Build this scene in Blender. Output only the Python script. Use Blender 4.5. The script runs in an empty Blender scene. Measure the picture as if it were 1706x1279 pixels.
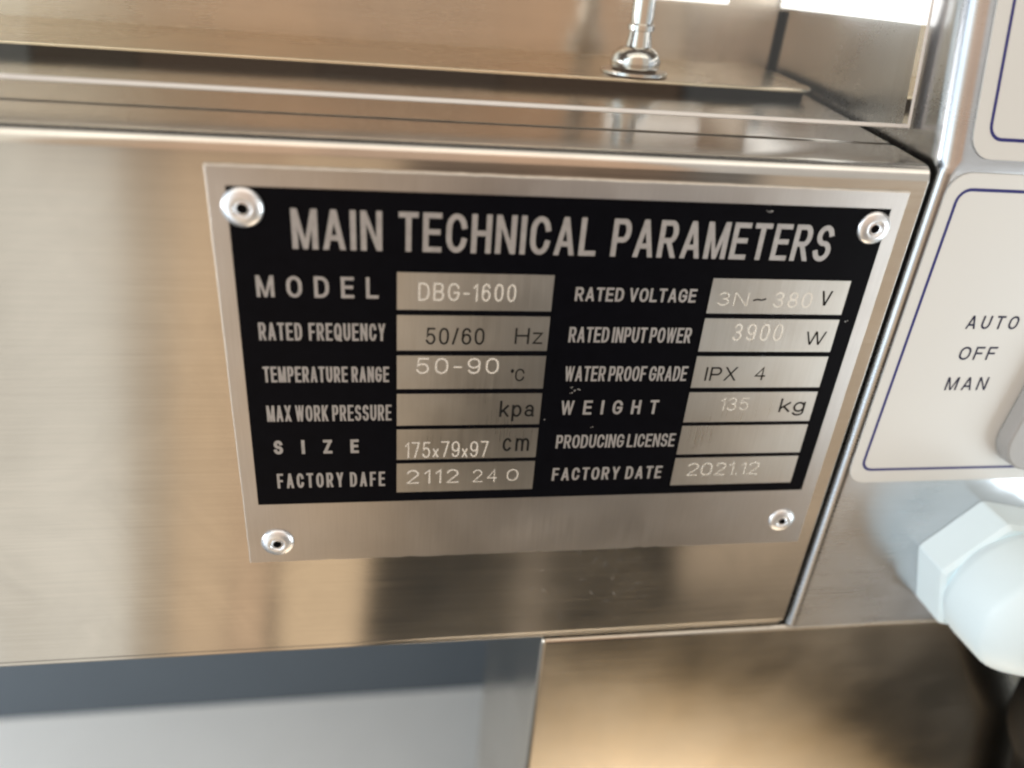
import bpy, bmesh, math, random
from mathutils import Vector, Matrix
random.seed(7)
S = 0.001                      # every length below is in millimetres
sc = bpy.context.scene
COL = sc.collection

# ------------------------------------------------------------------ camera
cam_d = bpy.data.cameras.new('camera')
cam = bpy.data.objects.new('camera', cam_d)
COL.objects.link(cam)
Rm = ((0.9873128, -0.1408473, 0.0733175), (-0.0035039, -0.4809469, -0.8767427), (0.1587487, 0.8653624, -0.4753386))
right, down, fwd = (Vector(r) for r in Rm)
M = Matrix((right, -down, -fwd)).transposed().to_4x4()
M.translation = Vector((32.794, -144.629, 34.231)) * S
cam.matrix_world = M
cam_d.sensor_width = 36.0
cam_d.lens = 1269.57 / 1706 * 36
cam_d.clip_start = 0.005
cam_d.clip_end = 50
cam_d.dof.use_dof = True
cam_d.dof.focus_distance = 0.172
cam_d.dof.aperture_fstop = 6.5
sc.camera = cam

# ------------------------------------------------------------------ world and lamps
w = bpy.data.worlds.new('World'); sc.world = w; w.use_nodes = True
bg = w.node_tree.nodes['Background']
bg.inputs[0].default_value = (0.92, 0.90, 0.86, 1)
bg.inputs[1].default_value = 0.05

def lamp(name, loc, target, sx, sy, col, rad):
    d = bpy.data.lights.new(name, 'AREA'); d.shape = 'RECTANGLE'
    d.size = sx * S; d.size_y = sy * S; d.color = col
    d.energy = rad * math.pi * (sx * S) * (sy * S)
    o = bpy.data.objects.new(name, d); COL.objects.link(o)
    o.location = Vector(loc) * S
    dirv = (Vector(target) - Vector(loc)).normalized()
    o.rotation_euler = dirv.to_track_quat('-Z', 'Y').to_euler()
    return o
def wall_lamp(name, x0, x1, z0, z1, col, rad, y=-450, lean=0.0, zref=-300):      # upright panel of light facing the machine
    o = lamp(name, ((x0 + x1) / 2, y, (z0 + z1) / 2), ((x0 + x1) / 2, 0, (z0 + z1) / 2), x1 - x0, z1 - z0, col, rad)
    o.rotation_euler = (math.pi / 2, math.radians(lean), 0)
    o.location.x += ((z0 + z1) / 2 - zref) * math.tan(math.radians(lean)) * S
    return o
wall_lamp('cool_window_light', -1500, -401, -720, 600, (.76, .89, 1.0), 2.8)
for x0_, x1_, lean_, col_, rad_ in ((-400, -330, 8, (1.0, .97, .90), 1.2), (-329, -270, 8, (1.0, .95, .84), 1.0), (-269, -186, 8, (1.0, .96, .86), 1.12),
                                    (-185, -152, 8, (.98, .80, .58), .66), (-151, -96, 7.5, (1.0, .73, .47), .92), (-95, -60, 7, (1.0, .70, .45), .88), (-59, 28, 5, (1.0, .74, .47), 1.02)):
    wall_lamp('room_light', x0_, x1_, -800, -90, col_, rad_, lean=lean_)      # bright doorway and the warm wall beside it
for x0_, x1_, col_, rad_ in ((-400, -222, (1.0, .95, .83), 1.25), (-221, -150, (1.0, .76, .54), .70), (-149, -20, (1.0, .68, .46), .86), (-19, 120, (1.0, .70, .50), .74), (121, 270, (1.0, .66, .44), .80)):
    wall_lamp('upper_room_light', x0_, x1_, -69, 950, col_, rad_)
wall_lamp('neutral_upper_light', 273, 1400, -69, 950, (1.0, .95, .88), .72)
wall_lamp('narrow_stripe_light', 165, 196, -700, -300, (1.0, .80, .60), .22)  # narrow panel added for the pale stripe reflected in the dark band
wall_lamp('warm_right_light', 338, 600, -545, -70, (1.0, .77, .54), .66)
wall_lamp('cool_right_light', 601, 1400, -430, -70, (.88, .95, 1.0), .60)
wall_lamp('brown_right_light', 601, 1400, -640, -431, (1.0, .74, .48), .13)
lamp('ceiling_light', (100, -600, 1300), (100, 0, 0), 2600, 900, (1.0, .94, .84), 1.55)
lamp('side_window_light', (900, -420, -300), (190, 0, -100), 500, 500, (.84, .95, 1.0), 6.5)
lamp('shelf_fill_light', (-1000, 60, -120), (-150, 200, -446), 500, 400, (.95, .98, 1.0), 16.0)  # unseen fill added to brighten the shelf under the box
def floor_spot(x, y, deg, col, power, blend):
    sd = bpy.data.lights.new('floor_sun_patch', 'SPOT'); sd.energy = power; sd.color = col
    sd.spot_size = math.radians(deg); sd.spot_blend = blend; sd.shadow_soft_size = .02
    so = bpy.data.objects.new('floor_sun_patch', sd); COL.objects.link(so)
    so.location = (x, -.40, .9); so.rotation_euler = (Vector((x, y, -1.1)) - Vector(so.location)).to_track_quat('-Z', 'Y').to_euler()
floor_spot(.47, -.28, 26.5, (1.0, .70, .38), 1000, .10)
floor_spot(.42, -.25, 23.5, (1.0, .93, .82), 1250, .35)

sc.view_settings.view_transform = 'Standard'
sc.view_settings.look = 'None'
sc.view_settings.exposure = -0.07
sc.view_settings.gamma = 1.0
sc.cycles.filter_width = 2.3
sc.cycles.max_bounces = 10

# ------------------------------------------------------------------ materials
def newmat(name):
    m = bpy.data.materials.new(name); m.use_nodes = True
    nt = m.node_tree
    return m, nt, nt.nodes, nt.links, nt.nodes['Principled BSDF']

def steel(name, base=(.60, .56, .51), rough=.24, aniso=.75, tangent=(0, .7, .71), grain=(12, 900, 900), gstr=.06, smear=.08, spots=None):
    m, nt, N, L, b = newmat(name)
    b.inputs['Metallic'].default_value = 1
    tc = N.new('ShaderNodeTexCoord')
    mp = N.new('ShaderNodeMapping'); mp.inputs['Scale'].default_value = grain
    L.new(tc.outputs['Object'], mp.inputs[0])
    n1 = N.new('ShaderNodeTexNoise'); n1.inputs['Scale'].default_value = 3; n1.inputs['Detail'].default_value = 4
    L.new(mp.outputs[0], n1.inputs[0])
    n2 = N.new('ShaderNodeTexNoise'); n2.inputs['Scale'].default_value = 22; n2.inputs['Detail'].default_value = 5
    L.new(tc.outputs['Object'], n2.inputs[0])
    r = N.new('ShaderNodeMapRange'); r.inputs[1].default_value = .3; r.inputs[2].default_value = .7
    r.inputs[3].default_value = rough - smear * .5; r.inputs[4].default_value = rough + smear
    L.new(n2.outputs[0], r.inputs[0])
    ad = N.new('ShaderNodeMath'); ad.operation = 'MULTIPLY_ADD'
    L.new(n1.outputs[0], ad.inputs[0]); ad.inputs[1].default_value = .08; L.new(r.outputs[0], ad.inputs[2])
    L.new(ad.outputs[0], b.inputs['Roughness'])
    mx = N.new('ShaderNodeMix'); mx.data_type = 'RGBA'
    mx.inputs[6].default_value = tuple(c * (1 - gstr) for c in base) + (1,)
    mx.inputs[7].default_value = tuple(min(1, c * (1 + gstr)) for c in base) + (1,)
    L.new(n1.outputs[0], mx.inputs[0])
    st = N.new('ShaderNodeTexNoise'); st.inputs['Scale'].default_value = 38; st.inputs['Detail'].default_value = 7; st.inputs['Distortion'].default_value = 1.2
    L.new(tc.outputs['Object'], st.inputs[0])
    sr = N.new('ShaderNodeMapRange'); sr.inputs[1].default_value = .35; sr.inputs[2].default_value = .65; sr.inputs[3].default_value = .94; sr.inputs[4].default_value = 1.03
    L.new(st.outputs[0], sr.inputs[0])
    vm = N.new('ShaderNodeVectorMath'); vm.operation = 'SCALE'
    L.new(mx.outputs[2], vm.inputs[0]); L.new(sr.outputs[0], vm.inputs['Scale'])
    out = vm.outputs[0]
    if spots:                                       # small whitish water marks in one place
        (x, y, z, rad), amt = spots
        dist = N.new('ShaderNodeVectorMath'); dist.operation = 'DISTANCE'
        L.new(tc.outputs['Object'], dist.inputs[0]); dist.inputs[1].default_value = (x * S, y * S, z * S)
        fall = N.new('ShaderNodeMapRange'); fall.inputs[1].default_value = rad * S; fall.inputs[2].default_value = rad * S * .3
        L.new(dist.outputs['Value'], fall.inputs[0])
        v = N.new('ShaderNodeTexNoise'); v.inputs['Scale'].default_value = 420; v.inputs['Detail'].default_value = 3
        L.new(tc.outputs['Object'], v.inputs[0])
        th = N.new('ShaderNodeMapRange'); th.inputs[1].default_value = .64; th.inputs[2].default_value = .74
        L.new(v.outputs[0], th.inputs[0])
        mu = N.new('ShaderNodeMath'); mu.operation = 'MULTIPLY'; L.new(th.outputs[0], mu.inputs[0]); L.new(fall.outputs[0], mu.inputs[1])
        mu2 = N.new('ShaderNodeMath'); mu2.operation = 'MULTIPLY'; L.new(mu.outputs[0], mu2.inputs[0]); mu2.inputs[1].default_value = amt
        inv = N.new('ShaderNodeMath'); inv.operation = 'SUBTRACT'; inv.inputs[0].default_value = 1; L.new(mu2.outputs[0], inv.inputs[1])
        L.new(inv.outputs[0], b.inputs['Metallic'])
    L.new(out, b.inputs['Base Color'])
    b.inputs['Anisotropic'].default_value = aniso
    if aniso > 0:
        cx = N.new('ShaderNodeCombineXYZ')
        for i, t in enumerate(tangent): cx.inputs[i].default_value = t
        L.new(cx.outputs[0], b.inputs['Tangent'])
    bp = N.new('ShaderNodeBump'); bp.inputs['Strength'].default_value = .12; bp.inputs['Distance'].default_value = .00003
    L.new(n1.outputs[0], bp.inputs['Height']); L.new(bp.outputs[0], b.inputs['Normal'])
    return m

def plain(name, col, rough=.5, metal=0.0, spec=.5, var=.0, scale=60, coat=0.0):
    m, nt, N, L, b = newmat(name)
    b.inputs['Metallic'].default_value = metal
    b.inputs['Roughness'].default_value = rough
    b.inputs['Specular IOR Level'].default_value = spec
    b.inputs['Coat Weight'].default_value = coat
    tc = N.new('ShaderNodeTexCoord')
    n = N.new('ShaderNodeTexNoise'); n.inputs['Scale'].default_value = scale; n.inputs['Detail'].default_value = 6
    L.new(tc.outputs['Object'], n.inputs[0])
    mx = N.new('ShaderNodeMix'); mx.data_type = 'RGBA'
    mx.inputs[6].default_value = tuple(c * (1 - var) for c in col) + (1,)
    mx.inputs[7].default_value = tuple(min(1, c * (1 + var)) for c in col) + (1,)
    L.new(n.outputs[0], mx.inputs[0]); L.new(mx.outputs[2], b.inputs['Base Color'])
    return m

M_face = steel('brushed_steel_face', base=(.60, .57, .53), rough=.12, aniso=.78, gstr=.09, smear=.05, spots=((84, 0, -109, 20), .3))
M_top = steel('brushed_steel_top', base=(.47, .405, .33), rough=.17, aniso=.6, tangent=(0, 1, 0))
M_tray = steel('warm_steel_tray', base=(.70, .59, .45), rough=.22, aniso=.6, tangent=(0, 1, 0))
M_back = steel('backsplash_steel', base=(.62, .54, .46), rough=.20, aniso=.7, tangent=(0, 0, 1))
M_house = steel('control_box_steel', base=(.56, .57, .59), rough=.19, aniso=.6, tangent=(0, 0, 1))
M_lower = steel('lower_cabinet_steel', base=(.57, .52, .45), rough=.14, aniso=.2, tangent=(0, 0, 1))
M_plate = steel('nameplate_aluminium', base=(.54, .51, .49), rough=.27, aniso=.3, tangent=(1, 0, 0), grain=(900, 900, 25), gstr=.10)
M_field = steel('bare_aluminium_field', base=(.60, .575, .54), rough=.27, aniso=.3, tangent=(1, 0, 0), grain=(900, 900, 25), gstr=.08)
M_edge = plain('bright_cut_aluminium', (.74, .69, .62), .5, .45, .5, .3, 400)
M_black = plain('black_print', (.003, .003, .0042), .32, 0, .04, .3, 300)
M_letter = plain('silver_print', (.37, .345, .33), .5, .6, .5, .28, 500)
M_ink = plain('black_ink', (.012, .011, .010), .7, 0, .06, .2, 500)
M_engrave = plain('engraved_metal', (.70, .65, .58), .55, .5, .5, .15, 900)
M_rivet = plain('rivet_aluminium', (.80, .80, .81), .34, .85, .5, .22, 700)
M_hole = plain('rivet_hole', (.008, .008, .009), .8, 0, .1)
M_sticker = plain('white_membrane', (.64, .625, .59), .38, 0, .4, .03, 25)
M_blue = plain('navy_print', (.025, .025, .15), .5, 0, .15)
M_navytext = plain('dark_navy_text', (.02, .02, .05), .6, 0, .1)
M_knob = plain('grey_switch_plastic', (.36, .345, .33), .45, 0, .4, .04, 200)
M_gland = plain('white_nylon', (.78, .90, .94), .42, 0, .5, .03, 90)
M_cable = plain('black_cable_rubber', (.003, .003, .003), .6, 0, .08)
M_shade_seam = plain('black_shade_and_seam', (.004, .003, .003), .8, 0, .0)  # black standing for shade under the tray, also used for the corner seam
M_chrome = plain('chrome', (.66, .64, .61), .16, 1.0)
M_shelf = plain('pale_shelf_metal', (.78, .77, .74), .5, 0, .3, .03, 30)
M_dark = plain('blue_grey_back_panel', (.095, .112, .13), .5, 0, .3, .05, 20)
M_rail_glow = plain('rail_added_glow', (.9, .9, .88), .4, 0, .5)
M_rail_glow.node_tree.nodes['Principled BSDF'].inputs['Emission Color'].default_value = (1, .99, .95, 1)
M_rail_glow.node_tree.nodes['Principled BSDF'].inputs['Emission Strength'].default_value = 1.6  # glow added for the bright reflection on the rail, not a lamp
M_floor = plain('floor_tiles', (.15, .145, .135), .5, 0, .3, .15, 4)
M_glass, nt_, N_, L_, b_ = newmat('clear_glass')
b_.inputs['Base Color'].default_value = (.97, .99, .98, 1); b_.inputs['Roughness'].default_value = .0
b_.inputs['IOR'].default_value = 1.45; b_.inputs['Transmission Weight'].default_value = 1.0
M_gedge = plain('frosted_glass_edge', (.80, .76, .72), .6, 0, .5)

# ------------------------------------------------------------------ builders
def link(name, me, mats, parent=None, label=None, kind=None, category=None, smooth=None, bevel=None):
    o = bpy.data.objects.new(name, me); COL.objects.link(o)
    for m in (mats if isinstance(mats, (list, tuple)) else [mats]): me.materials.append(m)
    if parent is not None: o.parent = parent
    if label: o['label'] = label
    if kind: o['kind'] = kind
    if category: o['category'] = category
    if bevel:
        md = o.modifiers.new('bevel', 'BEVEL'); md.width = bevel * S; md.segments = 3; md.limit_method = 'ANGLE'; md.angle_limit = math.radians(40)
    if smooth:
        for p in me.polygons: p.use_smooth = True
        me.set_sharp_from_angle(angle=math.radians(smooth))
    if smooth or bevel:
        if not smooth:
            for p in me.polygons: p.use_smooth = True
        wn = o.modifiers.new('weighted', 'WEIGHTED_NORMAL'); wn.keep_sharp = bool(smooth); wn.weight = 100; wn.mode = 'FACE_AREA'
    return o

def mesh(name, V, F, mi=None):
    me = bpy.data.meshes.new(name)
    me.from_pydata([(v[0] * S, v[1] * S, v[2] * S) for v in V], [], F)
    if mi:
        for p, i in zip(me.polygons, mi): p.material_index = i
    bm = bmesh.new(); bm.from_mesh(me); bmesh.ops.recalc_face_normals(bm, faces=bm.faces); bm.to_mesh(me); bm.free()
    return me

def prism_x(pts, x0, x1):                 # (y, z) outline run along x
    n = len(pts)
    V = [(x0, y, z) for y, z in pts] + [(x1, y, z) for y, z in pts]
    F = [[i, (i + 1) % n, n + (i + 1) % n, n + i] for i in range(n)] + [list(range(n)), list(range(n, 2 * n))]
    return V, F
def prism_y(pts, y0, y1):                 # (x, z) outline run along y
    n = len(pts)
    V = [(x, y0, z) for x, z in pts] + [(x, y1, z) for x, z in pts]
    F = [[i, (i + 1) % n, n + (i + 1) % n, n + i] for i in range(n)] + [list(range(n)), list(range(n, 2 * n))]
    return V, F
def box(x0, x1, y0, y1, z0, z1):
    return prism_y([(x0, z0), (x1, z0), (x1, z1), (x0, z1)], y0, y1)
def arc(cx, cy, rx, ry, a0, a1, n=8):
    return [(cx + rx * math.cos(math.radians(a0 + (a1 - a0) * i / n)), cy + ry * math.sin(math.radians(a0 + (a1 - a0) * i / n))) for i in range(n + 1)]
def rrect(x0, x1, z0, z1, r, n=6):
    return arc(x1 - r, z1 - r, r, r, 90, 0, n) + arc(x1 - r, z0 + r, r, r, 0, -90, n) + arc(x0 + r, z0 + r, r, r, -90, -180, n) + arc(x0 + r, z1 - r, r, r, 180, 90, n)
def lathe(prof, n=40, axis='y', at=(0, 0, 0), mids=None):   # prof: (radius, along) pairs
    V, F, MI = [], [], []
    for r, h in prof:
        for k in range(n):
            a = 2 * math.pi * k / n
            c, s = r * math.cos(a), r * math.sin(a)
            V.append((at[0] + c, at[1] + h, at[2] + s) if axis == 'y' else (at[0] + c, at[1] + s, at[2] + h))
    for i in range(len(prof) - 1):
        for k in range(n):
            F.append([i * n + k, i * n + (k + 1) % n, (i + 1) * n + (k + 1) % n, (i + 1) * n + k]); MI.append(mids[i] if mids else 0)
    F.append(list(range(n))); MI.append(mids[0] if mids else 0)
    F.append(list(range((len(prof) - 1) * n, len(prof) * n))); MI.append(mids[-1] if mids else 0)
    return V, F, MI

T5 = math.tan(math.radians(5))
# ------------------------------------------------------------------ stroke lettering
A_ = arc
def G():
    g = {}
    def st(w, *pl): return (w, pl)
    O_ = A_(.5, .62, .5, .38, 90, 180, 6) + A_(.5, .38, .5, .38, 180, 360, 12) + A_(.5, .62, .5, .38, 0, 84, 6)
    g['A'] = st(1.08, ('d', (0, 0), (.5, 1)), ('d', (1, 0), (.5, 1)), [(.2, .27), (.8, .27)])
    g['B'] = st(.95, [(0, .5), (0, 1), (.6, 1)] + A_(.62, .76, .32, .24, 80, -90, 6) + [(0, .52)], [(0, .52), (0, 0), (.6, 0)] + A_(.64, .26, .36, .26, -80, 90, 6) + [(.3, .52)])
    g['C'] = st(1.0, A_(.5, .64, .5, .36, 12, 180, 9) + A_(.5, .36, .5, .36, 180, 348, 9))
    g['D'] = st(1.0, [(0, 1), (.42, 1)] + A_(.42, .62, .58, .38, 80, 0, 5) + A_(.42, .38, .58, .38, 0, -90, 5) + [(0, 0), (0, 1)])
    g['E'] = st(.86, [(1, 1), (0, 1), (0, 0), (1, 0)], [(0, .52), (.9, .52)])
    g['F'] = st(.80, [(1, 1), (0, 1), (0, 0)], [(0, .5), (.85, .5)])
    g['G'] = st(1.05, A_(.5, .64, .5, .36, 18, 180, 9) + A_(.5, .36, .5, .36, 180, 350, 9) + [(1, .46), (.58, .46)])
    g['H'] = st(.97, [(0, 0), (0, 1)], [(1, 0), (1, 1)], [(0, .52), (1, .52)])
    g['I'] = st(.0, [(0, 0), (0, 1)])
    g['K'] = st(1.0, [(0, 0), (0, 1)], ('d', (1, 1), (.08, .34)), ('d', (.36, .55), (1, 0)))
    g['L'] = st(.82, [(0, 1), (0, 0), (1, 0)])
    g['M'] = st(1.25, [(0, 0), (0, 1)], [(1, 0), (1, 1)], ('d', (.04, 1), (.5, 0)), ('d', (.96, 1), (.5, 0)))
    g['N'] = st(1.0, [(0, 0), (0, 1)], [(1, 0), (1, 1)], ('d', (.02, 1), (.98, 0)))
    g['O'] = st(1.05, O_ + [O_[0]])
    g['P'] = st(.92, [(0, 0), (0, 1), (.6, 1)] + A_(.64, .72, .36, .28, 80, -90, 8) + [(0, .44)])
    g['Q'] = st(1.05, O_ + [O_[0]], [(.6, .25), (1, -.04)])
    g['R'] = st(1.0, [(0, 0), (0, 1), (.58, 1)] + A_(.62, .73, .33, .27, 80, -90, 8) + [(0, .46)], ('d', (.5, .46), (1, 0)))
    g['S'] = st(.95, A_(.5, .745, .46, .255, 15, 180, 8) + A_(.5, .745, .46, .245, 195, 262, 4) + A_(.5, .26, .5, .245, 82, -0, 6) + A_(.5, .255, .5, .255, -15, -168, 8))
    g['T'] = st(.90, [(0, 1), (1, 1)], [(.5, 1), (.5, 0)])
    g['U'] = st(.97, [(0, 1), (0, .36)] + A_(.5, .36, .5, .36, 190, 350, 9) + [(1, .36), (1, 1)])
    g['V'] = st(1.05, ('d', (0, 1), (.5, 0)), ('d', (1, 1), (.5, 0)))
    g['W'] = st(1.55, ('d', (0, 1), (.25, 0)), ('d', (.5, 1), (.25, 0)), ('d', (.5, 1), (.75, 0)), ('d', (1, 1), (.75, 0)))
    g['X'] = st(1.05, ('d', (0, 0), (1, 1)), ('d', (0, 1), (1, 0)))
    g['Y'] = st(1.05, ('d', (0, 1), (.5, .38)), ('d', (1, 1), (.5, .38)), [(.5, .42), (.5, 0)])
    g['Z'] = st(.95, [(0, 1), (1, 1)], ('d', (.95, .96), (.05, .04)), [(0, 0), (1, 0)])
    g['0'] = st(.78, O_ + [O_[0]])
    g['1'] = st(.30, [(0, .78), (1, 1), (1, 0)])
    g['2'] = st(.78, A_(.5, .72, .48, .28, 165, -20, 9) + [(0, 0), (1, 0)])
    g['3'] = st(.78, A_(.46, .755, .44, .245, 160, -90, 9) + [(.4, .51)], [(.44, .51)] + A_(.46, .26, .5, .26, 80, -160, 9))
    g['4'] = st(.80, [(.75, 0), (.75, 1), (0, .3), (1, .3)])
    g['5'] = st(.78, [(.92, 1), (.15, 1), (.05, .5)] + A_(.47, .32, .5, .32, 130, -160, 10))
    g['6'] = st(.78, A_(.5, .70, .46, .30, 25, 180, 7) + [(.0, .36)] + A_(.5, .31, .5, .31, 180, 540, 16))
    g['7'] = st(.78, [(0, 1), (1, 1)], ('d', (1, 1), (.35, 0)))
    g['8'] = st(.78, A_(.5, .76, .42, .24, -90, 270, 14), A_(.5, .26, .5, .26, 90, 450, 14))
    g['9'] = st(.78, A_(.5, .69, .5, .31, 0, 360, 16), [(1, .69), (1, .6)] + A_(.5, .30, .48, .30, 0, -155, 7))
    g['-'] = st(.45, [(0, .42), (1, .42)])
    g['~'] = st(.85, [(0, .42), (.3, .50), (.7, .44), (1, .54)])
    g['/'] = st(.42, [(0, 0), (1, 1)])
    g['.'] = st(.0, [(0, .0), (0, .02)])
    g['x'] = st(.50, [(0, 0), (1, .5)], [(0, .5), (1, 0)])
    g['k'] = st(.62, [(0, 0), (0, 1)], [(.95, .7), (0, .22)], [(.35, .40), (1, 0)])
    g['p'] = st(.66, [(0, -.32), (0, .7)], A_(.5, .35, .5, .36, 0, 360, 14))
    g['a'] = st(.66, A_(.5, .48, .42, .24, 160, 0, 6) + [(.92, .1), (1, 0)], A_(.46, .2, .46, .2, 0, 360, 12))
    g['g'] = st(.66, A_(.5, .35, .5, .36, 0, 360, 14), [(1, .7), (1, -.1)] + A_(.5, -.1, .5, .22, -10, -160, 7))
    g['c'] = st(.64, A_(.5, .36, .5, .36, 40, 320, 12))
    g['m'] = st(1.05, [(0, 0), (0, .7)], A_(.25, .46, .25, .24, 180, 0, 6) + [(.5, 0)], A_(.75, .46, .25, .24, 180, 0, 6) + [(1, 0)])
    g['z'] = st(.62, [(0, .7), (1, .7), (0, 0), (1, 0)])
    g['w'] = st(.95, ('d', (0, 1), (.27, 0)), ('d', (.5, 1), (.27, 0)), ('d', (.5, 1), (.73, 0)), ('d', (1, 1), (.73, 0)))
    g['*'] = st(.22, A_(.5, .86, .5, .12, 0, 360, 8))
    return g
GL = G()
def ribbon(pts, t, out, cap=True):
    closed = math.dist(pts[0], pts[-1]) < 1e-6
    q = [pts[0]]
    for p in pts[1:]:
        if math.dist(p, q[-1]) > t * .06: q.append(p)
    if closed and math.dist(q[0], q[-1]) < t * .06: q.pop()
    n = len(q)
    if n < 2: return
    def d(a, b):
        l = math.dist(a, b); return ((b[0] - a[0]) / l, (b[1] - a[1]) / l)
    L, Rr = [], []
    for i in range(n):
        if closed: u, v = d(q[i - 1], q[i]), d(q[i], q[(i + 1) % n])
        else:
            u = d(q[i - 1], q[i]) if i else d(q[0], q[1]); v = d(q[i], q[i + 1]) if i < n - 1 else u
        nx, ny = -(u[1] + v[1]), u[0] + v[0]; l = math.hypot(nx, ny) or 1; nx /= l; ny /= l
        k = nx * -v[1] + ny * v[0]; k = t / 2 / max(.6, abs(k))
        x, y = q[i]
        if cap and not closed and i == 0: x -= v[0] * t / 2; y -= v[1] * t / 2
        if cap and not closed and i == n - 1: x += u[0] * t / 2; y += u[1] * t / 2
        L.append((x + nx * k, y + ny * k)); Rr.append((x - nx * k, y - ny * k))
    m = n if closed else n - 1
    out.append((L + Rr, [[i, (i + 1) % n, n + (i + 1) % n, n + i] for i in range(m)]))
def lettering(text, x0, x1, zb, h, t, mat, parent, y=-.06, gap=.2, space=.42, name='lettering', label=None, hrow=0.0, tf=None, jitter=0.0):
    # text between x0 and x1, baseline zb, cap height h, stroke t
    chars = list(text)
    wsum = sum(GL[c][0] for c in chars if c != ' ')
    fixed = sum(t for c in chars if c != ' ')
    gaps = 0
    for i in range(len(chars) - 1):
        gaps += (space * h if chars[i + 1] == ' ' else (0 if chars[i] == ' ' else gap * h))
    k = (x1 - x0 - fixed - gaps) / max(wsum, .01)
    x = x0; strokes = []
    for i, c in enumerate(chars):
        if c == ' ': continue
        if i: x += space * h if chars[i - 1] == ' ' else gap * h
        wg = GL[c][0] * k
        jz = random.uniform(-1, 1) * jitter * h
        for pl in GL[c][1]:
            if pl[0] == 'd':                       # a diagonal, cut level at both ends
                (ax, az), (bx_, bz) = pl[1:]
                az = zb + jz + (0 if az == 0 else h if az == 1 else t / 2 + az * (h - t)); bz = zb + jz + (0 if bz == 0 else h if bz == 1 else t / 2 + bz * (h - t))
                ax = x + t / 2 + ax * wg; bx_ = x + t / 2 + bx_ * wg
                hw = t * .5 * min(1.5, math.hypot(bx_ - ax, bz - az) / abs(bz - az)) * (.78 if c in 'MWNw' else .94)
                strokes.append(([(ax - hw, az), (ax + hw, az), (bx_ + hw, bz), (bx_ - hw, bz)], [[0, 1, 2, 3]])); continue
            pts = [(x + t / 2 + px * wg, zb + jz + t / 2 + pz * (h - t)) for px, pz in pl]
            ribbon(pts, t, strokes)
        x += wg + t
    V, F = [], []
    for j, (vs, fs) in enumerate(strokes):
        yy = y - .0005 * (j % 40); hn = len(vs) // 2
        o = len(V)
        V += [(a, yy - (.00002 * (i % hn) if len(vs) > 4 else 0), b) for i, (a, b) in enumerate(vs)]; F += [[o + i for i in f] for f in fs]
    if tf: V = [tf(v) for v in V]
    me = bpy.data.meshes.new(name)
    me.from_pydata([(v[0] * S, v[1] * S, v[2] * S) for v in V], [], F)
    return link(name, me, mat, parent, label=label)

# ------------------------------------------------------------------ floor below (seen only as reflections)
V, F = box(-6000, 6000, -6000, 6000, -1110, -1100)
link('floor', mesh('floor', V, F), M_floor, kind='structure')

# ------------------------------------------------------------------ the machine
mach = bpy.data.objects.new('food_machine', None); COL.objects.link(mach)
mach['label'] = 'brushed stainless steel food machine with riveted data plate, glass guard and white control panel'
mach['category'] = 'machine'

# front box: folded sheet with a rounded top front bend
def box_profile():
    P = []
    P += [(1.2, -123.4)]
    P += [(0.9, -122.6)]
    r = 3.2
    a = [(0.9 + r + r * math.cos(math.radians(t)), 5.15 - r + r * math.sin(math.radians(t))) for t in (180, 165, 150, 135, 120, 108, 95)]
    P += a
    P += [(16.0, 5 + 16.0 * T5), (16.4, 5 + 16.4 * T5 - .5), (17.1, 5 + 17.1 * T5 - .5), (17.5, 5 + 17.5 * T5), (90, 5 + 90 * T5), (90, -123.4)]
    return P
V, F = prism_x(box_profile(), -420, 144.2)
fb = link('front_box', mesh('front_box', V, F), M_face, mach, smooth=35, bevel=.7)
# folded lip under the box
V, F = box(-420, 143.6, 1.6, 88, -125.1, -123.4)
link('bottom_lip', mesh('bottom_lip', V, F), M_face, fb, bevel=.4)

# ---- tray lying on the box top
def ty(y): return 5 + y * T5
def tray_pts(y0, x1, r): return None
pts = []
x1, y0, y1 = 142.6, 52.5, 88.5
for cxx, cyy, a0, a1 in ((x1 - 5, y0 + 5, -90, 0),):
    outline = [(-420, y0)] + A_(x1 - 5, y0 + 5, 5, 5, -90, 0, 8) + [(x1, y1), (-420, y1)]
def slab(outline, zf, th):
    n = len(outline)
    V = [(x, y, zf(y)) for x, y in outline] + [(x, y, zf(y) - th) for x, y in outline]
    F = [list(range(n)), list(range(n, 2 * n))] + [[i, (i + 1) % n, n + (i + 1) % n, n + i] for i in range(n)]
    return V, F
zt = lambda y: 12.7 + (y - 53) * .055
V, F = slab(outline, zt, .9)
tray = link('tray_plate', mesh('tray_plate', V, F), M_tray, mach, smooth=35, bevel=.45)
ol2 = [(-420, y0 + 1.2)] + A_(x1 - 6.2, y0 + 6.2, 5, 5, -90, 0, 8) + [(x1 - 1.2, y1), (-420, y1)]
V, F = slab(ol2, lambda y: zt(y) - .9, 3.4)
link('gap_shade', mesh('gap_shade', V, F), M_shade_seam, tray)  # black slab put in for the shadow in the gap under the tray

# ---- backsplash and white rail along its inside
V, F = box(-420, 146.3, 89, 91, 8, 120)
link('backsplash', mesh('backsplash', V, F), M_back, mach)
V, F = box(145.2, 146.3, 87.9, 88.9, 12, 29.6)
link('corner_seam', mesh('corner_seam', V, F), M_shade_seam, mach)
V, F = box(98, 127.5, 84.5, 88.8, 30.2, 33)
rail = link('glowing_rail', mesh('glowing_rail', V, F), M_rail_glow, mach, bevel=.5, label='blown-out white rail inside the glass guard, its brightness an added glow')  # folded rail made to glow in place of its bright reflection
V, F = box(142.6, 146.2, 19.5, 84.3, 30.4, 36)
link('glowing_rail', mesh('glowing_rail', V, F), M_rail_glow, mach, bevel=.5)

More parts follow.
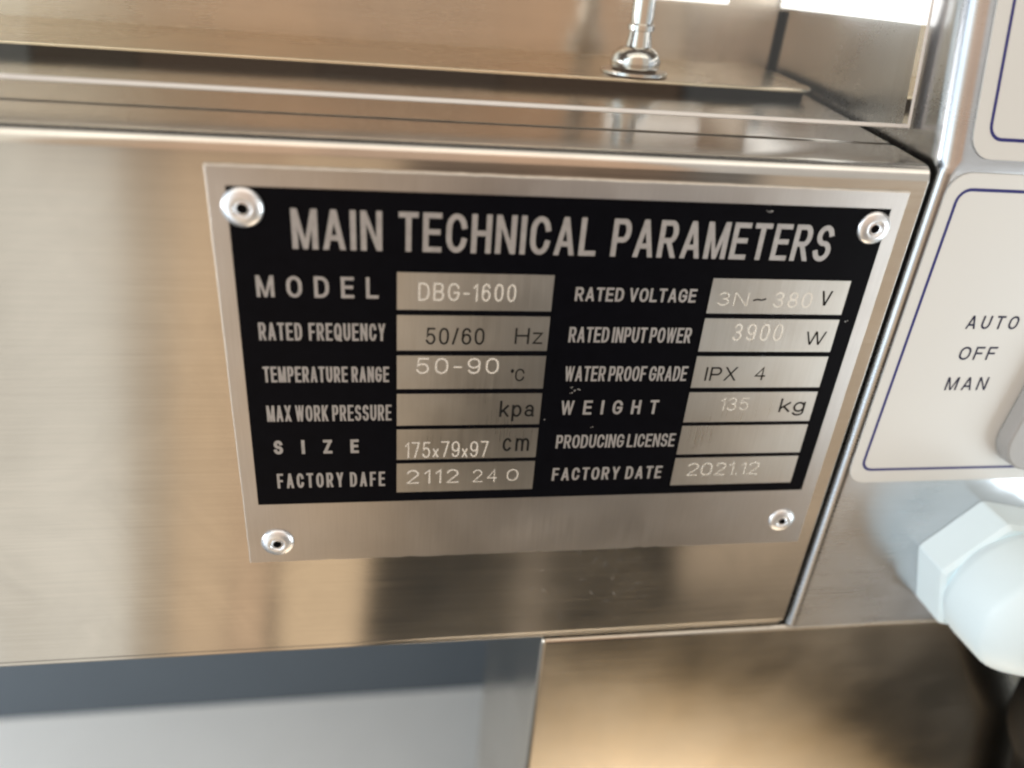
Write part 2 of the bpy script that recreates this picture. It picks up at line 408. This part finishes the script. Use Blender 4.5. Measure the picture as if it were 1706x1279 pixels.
# ---- bolt with dome nut and washer
BX, BY = 95.2, 60.5; BZ = zt(BY)
V, F, MI = lathe([(8.6, 0.02), (8.6, .7), (8.3, .95), (5, 1.0)], 48, 'z', (BX, BY, BZ))
bolt = link('clamp_bolt', mesh('clamp_bolt', V, F), M_chrome, mach, smooth=35)
V, F, MI = lathe([(5.6, 1.02), (6.3, 1.6), (6.4, 3.2), (5.9, 4.8), (4.6, 6.0), (3.4, 6.5)], 40, 'z', (BX, BY, BZ))
link('dome_nut', mesh('dome_nut', V, F), M_chrome, bolt, smooth=50)
V, F, MI = lathe([(3.4, 6.0), (3.1, 8), (2.8, 10), (3.4, 10.2), (3.4, 11.4), (2.8, 11.7), (2.9, 14), (2.9, 60)], 32, 'z', (BX + .3, BY, BZ))
link('stem', mesh('stem', V, F), M_chrome, bolt, smooth=40)

# ---- glass guard, leaning back
g = math.radians(10.7)
def gp(x, u, d): return (x, 14 + u * math.sin(g) + d * math.cos(g), 11.3 + u * math.cos(g) - d * math.sin(g))
def gslab(x0, x1, u0, u1, d0, d1):
    V = [gp(x, u, d) for x in (x0, x1) for u in (u0, u1) for d in (d0, d1)]
    F = [[0, 1, 3, 2], [4, 5, 7, 6], [0, 1, 5, 4], [2, 3, 7, 6], [0, 2, 6, 4], [1, 3, 7, 5]]
    return V, F
V, F = gslab(-420, 144.3, 0, 190, 0, 3.0)
glass = link('glass_guard', mesh('glass_guard', V, F), M_glass, mach)
V, F = gslab(-420, 144.9, -.85, -.02, 0, 3.0)
link('glass_edge', mesh('glass_edge', V, F), M_gedge, glass, bevel=.2)
V, F = gslab(144.32, 145.1, -.85, 190, -.05, 3.05)
link('glass_edge', mesh('glass_edge', V, F), M_gedge, glass, bevel=.2)

# ---- control box: vertical front below z=4, leaning back above, rounded left edge
t15 = math.tan(math.radians(14))
XH = 146.4
def hy(z): return 1.0 if z <= 5 else 1.0 + (z - 5) * t15
def control_box():
    V, F = [], []
    zs = [-126.4, 3.6, 5, 6.5, 60, 260]
    n = None
    for z in zs:
        y0 = hy(z) if z != 5 else 1.05
        r = 2.6 if z < 4 else (5.0 if z > 6 else 3.6)
        ring = [(XH, 120)] + [(XH + r - r * math.cos(math.radians(t)), y0 + r - r * math.sin(math.radians(t))) for t in range(0, 91, 15)] + [(420, y0), (420, 120)]
        n = len(ring)
        V += [(x, y, z) for x, y in ring]
    for i in range(len(zs) - 1):
        for k in range(n):
            F.append([i * n + k, i * n + (k + 1) % n, (i + 1) * n + (k + 1) % n, (i + 1) * n + k])
    F.append(list(range(n))); F.append(list(range((len(zs) - 1) * n, len(zs) * n)))
    return V, F
V, F = control_box()
cb = link('control_box', mesh('control_box', V, F), M_house, mach, smooth=30)

# ---- lower cabinet, shelf and back panel underneath
V, F = box(74.0, 420, 1.6, 90, -700, -126.9)
lc = link('lower_cabinet', mesh('lower_cabinet', V, F), M_lower, mach, bevel=1.3)
V, F = box(-900, 140, 92, 250, -449, -446)
link('lower_shelf', mesh('lower_shelf', V, F), M_shelf, mach)
V, F = box(-900, 300, 250.5, 254, -446, -60)
link('back_panel', mesh('back_panel', V, F), M_dark, mach)

# ---- data plate
def wavy(x0, x1, z0, z1):
    P = []
    nx = 60
    P += [(x0 + (x1 - x0) * i / nx, z1 + random.uniform(-.05, .05)) for i in range(nx + 1)]
    P += [(x1 + random.uniform(-.04, .04), z1 + (z0 - z1) * i / 20) for i in range(1, 20)]
    P += [(x1 + (x0 - x1) * i / nx, z0 + random.choice((0, 0, 0, .0, .22, -.08)) + random.uniform(-.08, .08)) for i in range(nx + 1)]
    P += [(x0 + random.uniform(-.04, .04), z0 + (z1 - z0) * i / 20) for i in range(1, 20)]
    return P
V, F = prism_y(wavy(0, 140, -93.4, -.1), 0, .9)
mi = [1] * (len(F) - 2) + [0, 0]
pl = bpy.data.meshes.new('nameplate')
pl.from_pydata([(a * S, b * S, c * S) for a, b, c in V], [], F)
plate = link('nameplate', pl, [M_plate, M_edge], mach, label='silver data plate with black printed panel riveted to the steel front')
for p, i in zip(pl.polygons, mi): p.material_index = i
bm = bmesh.new(); bm.from_mesh(pl); bmesh.ops.recalc_face_normals(bm, faces=bm.faces)
top = [e for e in bm.edges if all(abs(v.co.y) < 1e-7 for v in e.verts)]
bmesh.ops.bevel(bm, geom=top, offset=.17 * S, segments=1, affect='EDGES', material=1)
bm.to_mesh(pl); bm.free()
V, F = prism_y([(3.3, -76.3), (136.3, -76.2), (136.8, -3.7), (3.4, -3.8)], -.02, .1)
link('black_print_panel', mesh('black_print_panel', V, F), M_black, plate)

rows = [-19.8, -29.05, -38.3, -47.55, -56.6, -65.7]
for x0, x1 in ((34.35, 66.3), (100.75, 132.6)):
    for z in rows:
        V, F = prism_y([(x0, z - 8.05), (x1, z - 8.05), (x1, z), (x0, z)], -.045, .05)
        link('value_field', mesh('value_field', V, F), M_field, plate)

def LT(text, x0, x1, zb, zt_, t, mat, **kw):
    tone = {'silver_print': 'silver', 'black_ink': 'black', 'engraved_metal': 'pale engraved'}[mat.name]
    return lettering(text, x0, x1, zb, zt_ - zb, t, mat, plate, y=kw.pop('y', -.05), label=f'{tone} lettering reading {text.replace("*C", "°C")}', **kw)
SL = M_letter
LT('MAIN TECHNICAL PARAMETERS', 14.6, 125.6, -15.5, -7.6, 1.10, SL, gap=.11, space=.40)
LT('MODEL', 7.2, 30.7, -25.5, -21.0, .70, SL, gap=.52)
LT('RATED FREQUENCY', 6.9, 32.0, -34.9, -31.0, .50, SL, gap=.085, space=.34)
LT('TEMPERATURE RANGE', 7.0, 32.7, -44.6, -40.9, .50, SL, gap=.07, space=.22)
LT('MAX WORK PRESSURE', 7.0, 33.2, -54.2, -50.2, .49, SL, gap=.07, space=.20)
LT('SIZE', 7.8, 26.0, -62.6, -59.0, .70, SL, gap=1.10)
LT('FACTORY DAFE', 7.9, 31.7, -71.8, -67.8, .56, SL, gap=.16, space=.36)
LT('RATED VOLTAGE', 71.1, 97.7, -25.4, -22.3, .50, SL, gap=.12, space=.38)
LT('RATED INPUT POWER', 70.8, 98.4, -35.0, -31.35, .50, SL, gap=.07, space=.20)
LT('WATER PROOF GRADE', 70.9, 99.2, -44.55, -40.8, .49, SL, gap=.07, space=.20)
LT('WEIGHT', 70.9, 93.9, -53.2, -49.5, .60, SL, gap=.58)
LT('PRODUCING LICENSE', 70.8, 99.6, -62.3, -58.65, .49, SL, gap=.08, space=.22)
LT('FACTORY DATE', 70.8, 97.9, -71.5, -67.85, .56, SL, gap=.17, space=.42)
Y2 = -.07
LT('50/60', 40.3, 52.6, -35.7, -31.8, .44, M_ink, y=Y2, gap=.17)
LT('Hz', 59.1, 65.1, -35.45, -31.7, .44, M_ink, y=Y2, gap=.2)
LT('*C', 58.8, 61.9, -44.5, -41.4, .36, M_ink, y=Y2, gap=.10)
LT('kpa', 57.0, 64.9, -53.6, -49.4, .52, M_ink, y=Y2, gap=.15)
LT('cm', 58.3, 64.5, -62.85, -58.0, .54, M_ink, y=Y2, gap=.17)
LT('V', 126.5, 129.1, -25.7, -22.2, .50, M_ink, y=Y2)
LT('~', 110.8, 113.8, -26.0, -22.9, .36, M_ink, y=Y2)
LT('w', 125.5, 130.5, -35.3, -32.0, .52, M_ink, y=Y2)
LT('IPX', 103.6, 111.2, -44.5, -41.0, .44, M_ink, y=Y2, gap=.2)
LT('4', 115.6, 118.2, -44.4, -41.0, .40, M_ink, y=Y2)
LT('kg', 123.9, 130.4, -53.05, -49.3, .50, M_ink, y=Y2, gap=.2)
EN = M_engrave
LT('DBG-1600', 38.6, 58.6, -25.8, -21.9, .40, EN, y=Y2, gap=.2, jitter=.01)
LT('50-90', 38.4, 56.1, -42.65, -38.8, .42, EN, y=Y2, gap=.3)
LT('175x79x97', 36.2, 55.1, -64.2, -59.9, .38, EN, y=Y2, gap=.12, jitter=.02)
LT('2112', 36.6, 48.6, -71.4, -67.5, .42, EN, y=Y2, gap=.3, jitter=.01)
LT('24', 51.8, 57.6, -71.4, -67.8, .32, EN, y=Y2, gap=.3)
LT('0', 59.9, 62.6, -71.2, -67.9, .32, EN, y=Y2)
LT('3N', 102.8, 109.7, -26.0, -22.9, .30, EN, y=Y2, gap=.3)
LT('380', 115.7, 124.6, -26.3, -22.6, .38, EN, y=Y2, gap=.25)
LT('3900', 108.0, 119.7, -34.4, -30.2, .42, EN, y=Y2, gap=.25)
LT('135', 109.0, 116.0, -52.5, -49.0, .30, EN, y=Y2, gap=.2)
LT('2021.12', 104.3, 123.0, -71.0, -67.2, .38, EN, y=Y2, gap=.18)

# pale nicks in the black print
V, F = [], []
for cx_, cz_, n_, sp in ((109.6, -5.4, 5, 1.2), (73.5, -47.0, 7, 1.6), (72.5, -46.2, 4, .8), (134.3, -29.5, 3, .6), (78.8, -56.6, 2, .3), (66, -54, 2, 3)):
    for _ in range(n_):
        x, z = cx_ + random.uniform(-sp, sp), cz_ + random.uniform(-sp, sp) * .4; a = random.uniform(.08, .2)
        o = len(V); V += [(x - a, -.03, z - a * .6), (x + a * .8, -.03, z - a), (x + a, -.03, z + a * .7), (x - a * .5, -.03, z + a)]; F.append([o, o + 1, o + 2, o + 3])
sn = link('scratch', mesh('scratch', V, F), M_letter, plate); sn['kind'] = 'stuff'

# ---- rivets
def rivet_mesh(r):
    k = r / 3.7
    prof = [(3.75, -.02), (3.75, -.25), (3.5, -.62), (3.0, -.9), (2.3, -1.12), (1.75, -1.22), (1.55, -1.1), (1.42, -.85), (1.3, -.95), (.98, -1.0), (.85, -.75), (.8, -.2), (.1, -.18)]
    return lathe([(a * k, b * k) for a, b in prof], 40, 'y', (0, 0, 0), mids=[0] * 9 + [1, 1, 1])
for (x, z, r, rot) in ((6.1, -7.7, 3.75, 0), (133.9, -7.8, 3.5, 1), (6.8, -87.2, 3.65, 2), (133.1, -85.6, 3.35, 3)):
    V, F, MI = rivet_mesh(r)
    me = mesh('rivet', V, F, None)
    o = link('rivet', me, [M_rivet, M_hole], plate, smooth=50)
    for p_, i_ in zip(me.polygons, MI): p_.material_index = i_
    o.location = Vector((x, -.03, z)) * S
    o.rotation_euler = (random.uniform(-.09, .09), rot, random.uniform(-.09, .09))

# ---- lower control panel sticker
def outline_loop(x0, x1, z0, z1, r, t, y, bottom=True):
    a = rrect(x0, x1, z0, z1, r); b = rrect(x0 + t, x1 - t, z0 + t, z1 - t, max(.3, r - t)); n = len(a)
    return [(x, y, z) for x, z in a] + [(x, y, z) for x, z in b], [[i, (i + 1) % n, n + (i + 1) % n, n + i] for i in range(n)]
V, F = prism_y(rrect(148.5, 262, -75.0, 4.3, 5), .62, 1.02)
cp = link('control_panel', mesh('control_panel', V, F), M_sticker, mach, label='white membrane control panel with navy outline and selector switch positions', bevel=.12)
V, F = outline_loop(151.2, 259, -71.3, 1.2, 3.2, .72, .59)
link('outline', mesh('outline', V, F), M_blue, cp)
def PT(text, x0, x1, zb, zt_, t, **kw):
    return lettering(text, x0, x1, zb, zt_ - zb, t, M_navytext, cp, y=.57, label=f'dark navy lettering reading {text}', **kw)
PT('AUTO', 165.4, 178.9, -31.3, -27.9, .5, gap=.38)
PT('OFF', 166.6, 176.3, -39.4, -35.9, .5, gap=.30)
PT('MAN', 166.2, 177.4, -47.7, -44.1, .5, gap=.36)
# selector switch: round collar with a lever handle
kx, kz, ka = 196.8, -50.0, math.radians(-6)
V, F, MI = lathe([(14.5, .55), (14.5, -1.5), (13.6, -2.5), (13, -2.6)], 48, 'y', (kx + 7, 0, kz + 1))
sw = link('selector_switch', mesh('selector_switch', V, F), M_knob, mach, smooth=40, label='grey rotary selector switch on the white control panel')
def lever(w_, top, bot, y0, y1, shrink):
    P = A_(0, bot + w_, w_, w_, 180, 360, 16) + A_(0, top - w_, w_, w_, 0, 180, 16)
    P2 = [(a * (1 - shrink / w_), b) for a, b in P]
    rot = lambda a, b: (kx + a * math.cos(ka) - b * math.sin(ka), kz + a * math.sin(ka) + b * math.cos(ka))
    n = len(P)
    V = [(rot(a, b)[0], y0, rot(a, b)[1]) for a, b in P] + [(rot(a, b)[0], y1, rot(a, b)[1]) for a, b in P2]
    F = [[i, (i + 1) % n, n + (i + 1) % n, n + i] for i in range(n)] + [list(range(n)), list(range(n, 2 * n))]
    return V, F
V, F = lever(9.5, 19, -19.5, .5, -3.5, .6)
link('handle', mesh('handle', V, F), M_knob, sw, smooth=35, bevel=.6)

# ---- upper control panel sticker on the leaning face
def lean(v):
    x, y, z = v
    return (x, hy(5) + (z - 5) * math.sin(math.radians(14)) + y * math.cos(math.radians(14)) , 5 + (z - 5) * math.cos(math.radians(14)) + y * math.sin(math.radians(14)))
P = rrect(151.6, 262, 7.2, 90, 5)
V, F = prism_y(P, -.42, -.03); V = [lean(v) for v in V]
up = link('control_panel', mesh('control_panel', V, F), M_sticker, mach, label='white upper membrane panel leaning back above the lower panel')
V, F = outline_loop(154.9, 259, 10.9, 86, 3.2, .72, -.45); V = [lean(v) for v in V]
link('outline', mesh('outline', V, F), M_blue, up)

# ---- white cable gland
GX, GZ, GR = 197.6, -101.7, 20.2
def ngon(r, a0, n=6, round_=1.6):
    P = []
    for k in range(n):
        a = math.radians(a0 + 360 / n * k)
        for dd in (-.055, 0, .055): P.append((GX + r * (1 - abs(dd) * .25) * math.cos(a + dd), GZ + r * (1 - abs(dd) * .25) * math.sin(a + dd)))
    return P
def rings(levels):
    V, F = [], []; n = len(levels[0][1])
    for y, P in levels: V += [(a, y, b) for a, b in P]
    for i in range(len(levels) - 1):
        for k in range(n): F.append([i * n + k, i * n + (k + 1) % n, (i + 1) * n + (k + 1) % n, (i + 1) * n + k])
    F += [list(range(n)), list(range((len(levels) - 1) * n, len(levels) * n))]
    return V, F
H = 168
V, F = rings([(.9, ngon(GR, H)), (-9, ngon(GR, H)), (-10.2, ngon(GR - 1.1, H)), (-10.3, ngon(GR - 2.6, H))])
gl = link('cable_gland', mesh('cable_gland', V, F), M_gland, mach, smooth=28, label='white plastic hexagonal cable gland under the control panel')
# ridged clamping cap
V, F = [], []
n = 96
lev = [(-10.0, 17.3, 0), (-12, 18.4, 0), (-13.5, 18.6, .13), (-24, 18.2, .13), (-26, 17.2, 0), (-29, 14.8, 0), (-31, 11.5, 0), (-32, 8, 0)]
for y, r, rg in lev:
    for k in range(n):
        a = 2 * math.pi * k / n; rr = r + (rg if k % 2 else -rg)
        V.append((GX + rr * math.cos(a), y, GZ + rr * math.sin(a)))
for i in range(len(lev) - 1):
    for k in range(n): F.append([i * n + k, i * n + (k + 1) % n, (i + 1) * n + (k + 1) % n, (i + 1) * n + k])
F += [list(range(n)), list(range((len(lev) - 1) * n, len(lev) * n))]
link('clamping_cap', mesh('clamping_cap', V, F), M_gland, gl, smooth=25)

# ---- black cable leaving the gland
cu = bpy.data.curves.new('power_cable', 'CURVE'); cu.dimensions = '3D'; cu.bevel_depth = 6.5 * S; cu.bevel_resolution = 8; cu.use_fill_caps = True
sp = cu.splines.new('BEZIER'); cps = [((GX, -28, GZ), (0, -6, 0)), ((GX + 15, -34, GZ - 12), (8, 5, -8)), ((GX + 28, -14, GZ - 42), (5, 3, -12)), ((GX + 46, -8, GZ - 76), (10, 0, -14)), ((GX + 90, -8, GZ - 300), (0, 0, -60))]
sp.bezier_points.add(len(cps) - 1)
for bpnt, (c, h) in zip(sp.bezier_points, cps):
    bpnt.co = Vector(c) * S; bpnt.handle_left = (Vector(c) - Vector(h)) * S; bpnt.handle_right = (Vector(c) + Vector(h)) * S
cu.resolution_u = 24
tmp = bpy.data.objects.new('tmp_cable', cu); COL.objects.link(tmp)
dg = bpy.context.evaluated_depsgraph_get()
cme = bpy.data.meshes.new_from_object(tmp.evaluated_get(dg)); bpy.data.objects.remove(tmp)
cme.materials.clear()
link('power_cable', cme, M_cable, None, label='thick black rubber cable hanging out of the white plastic gland', category='cable', smooth=60)
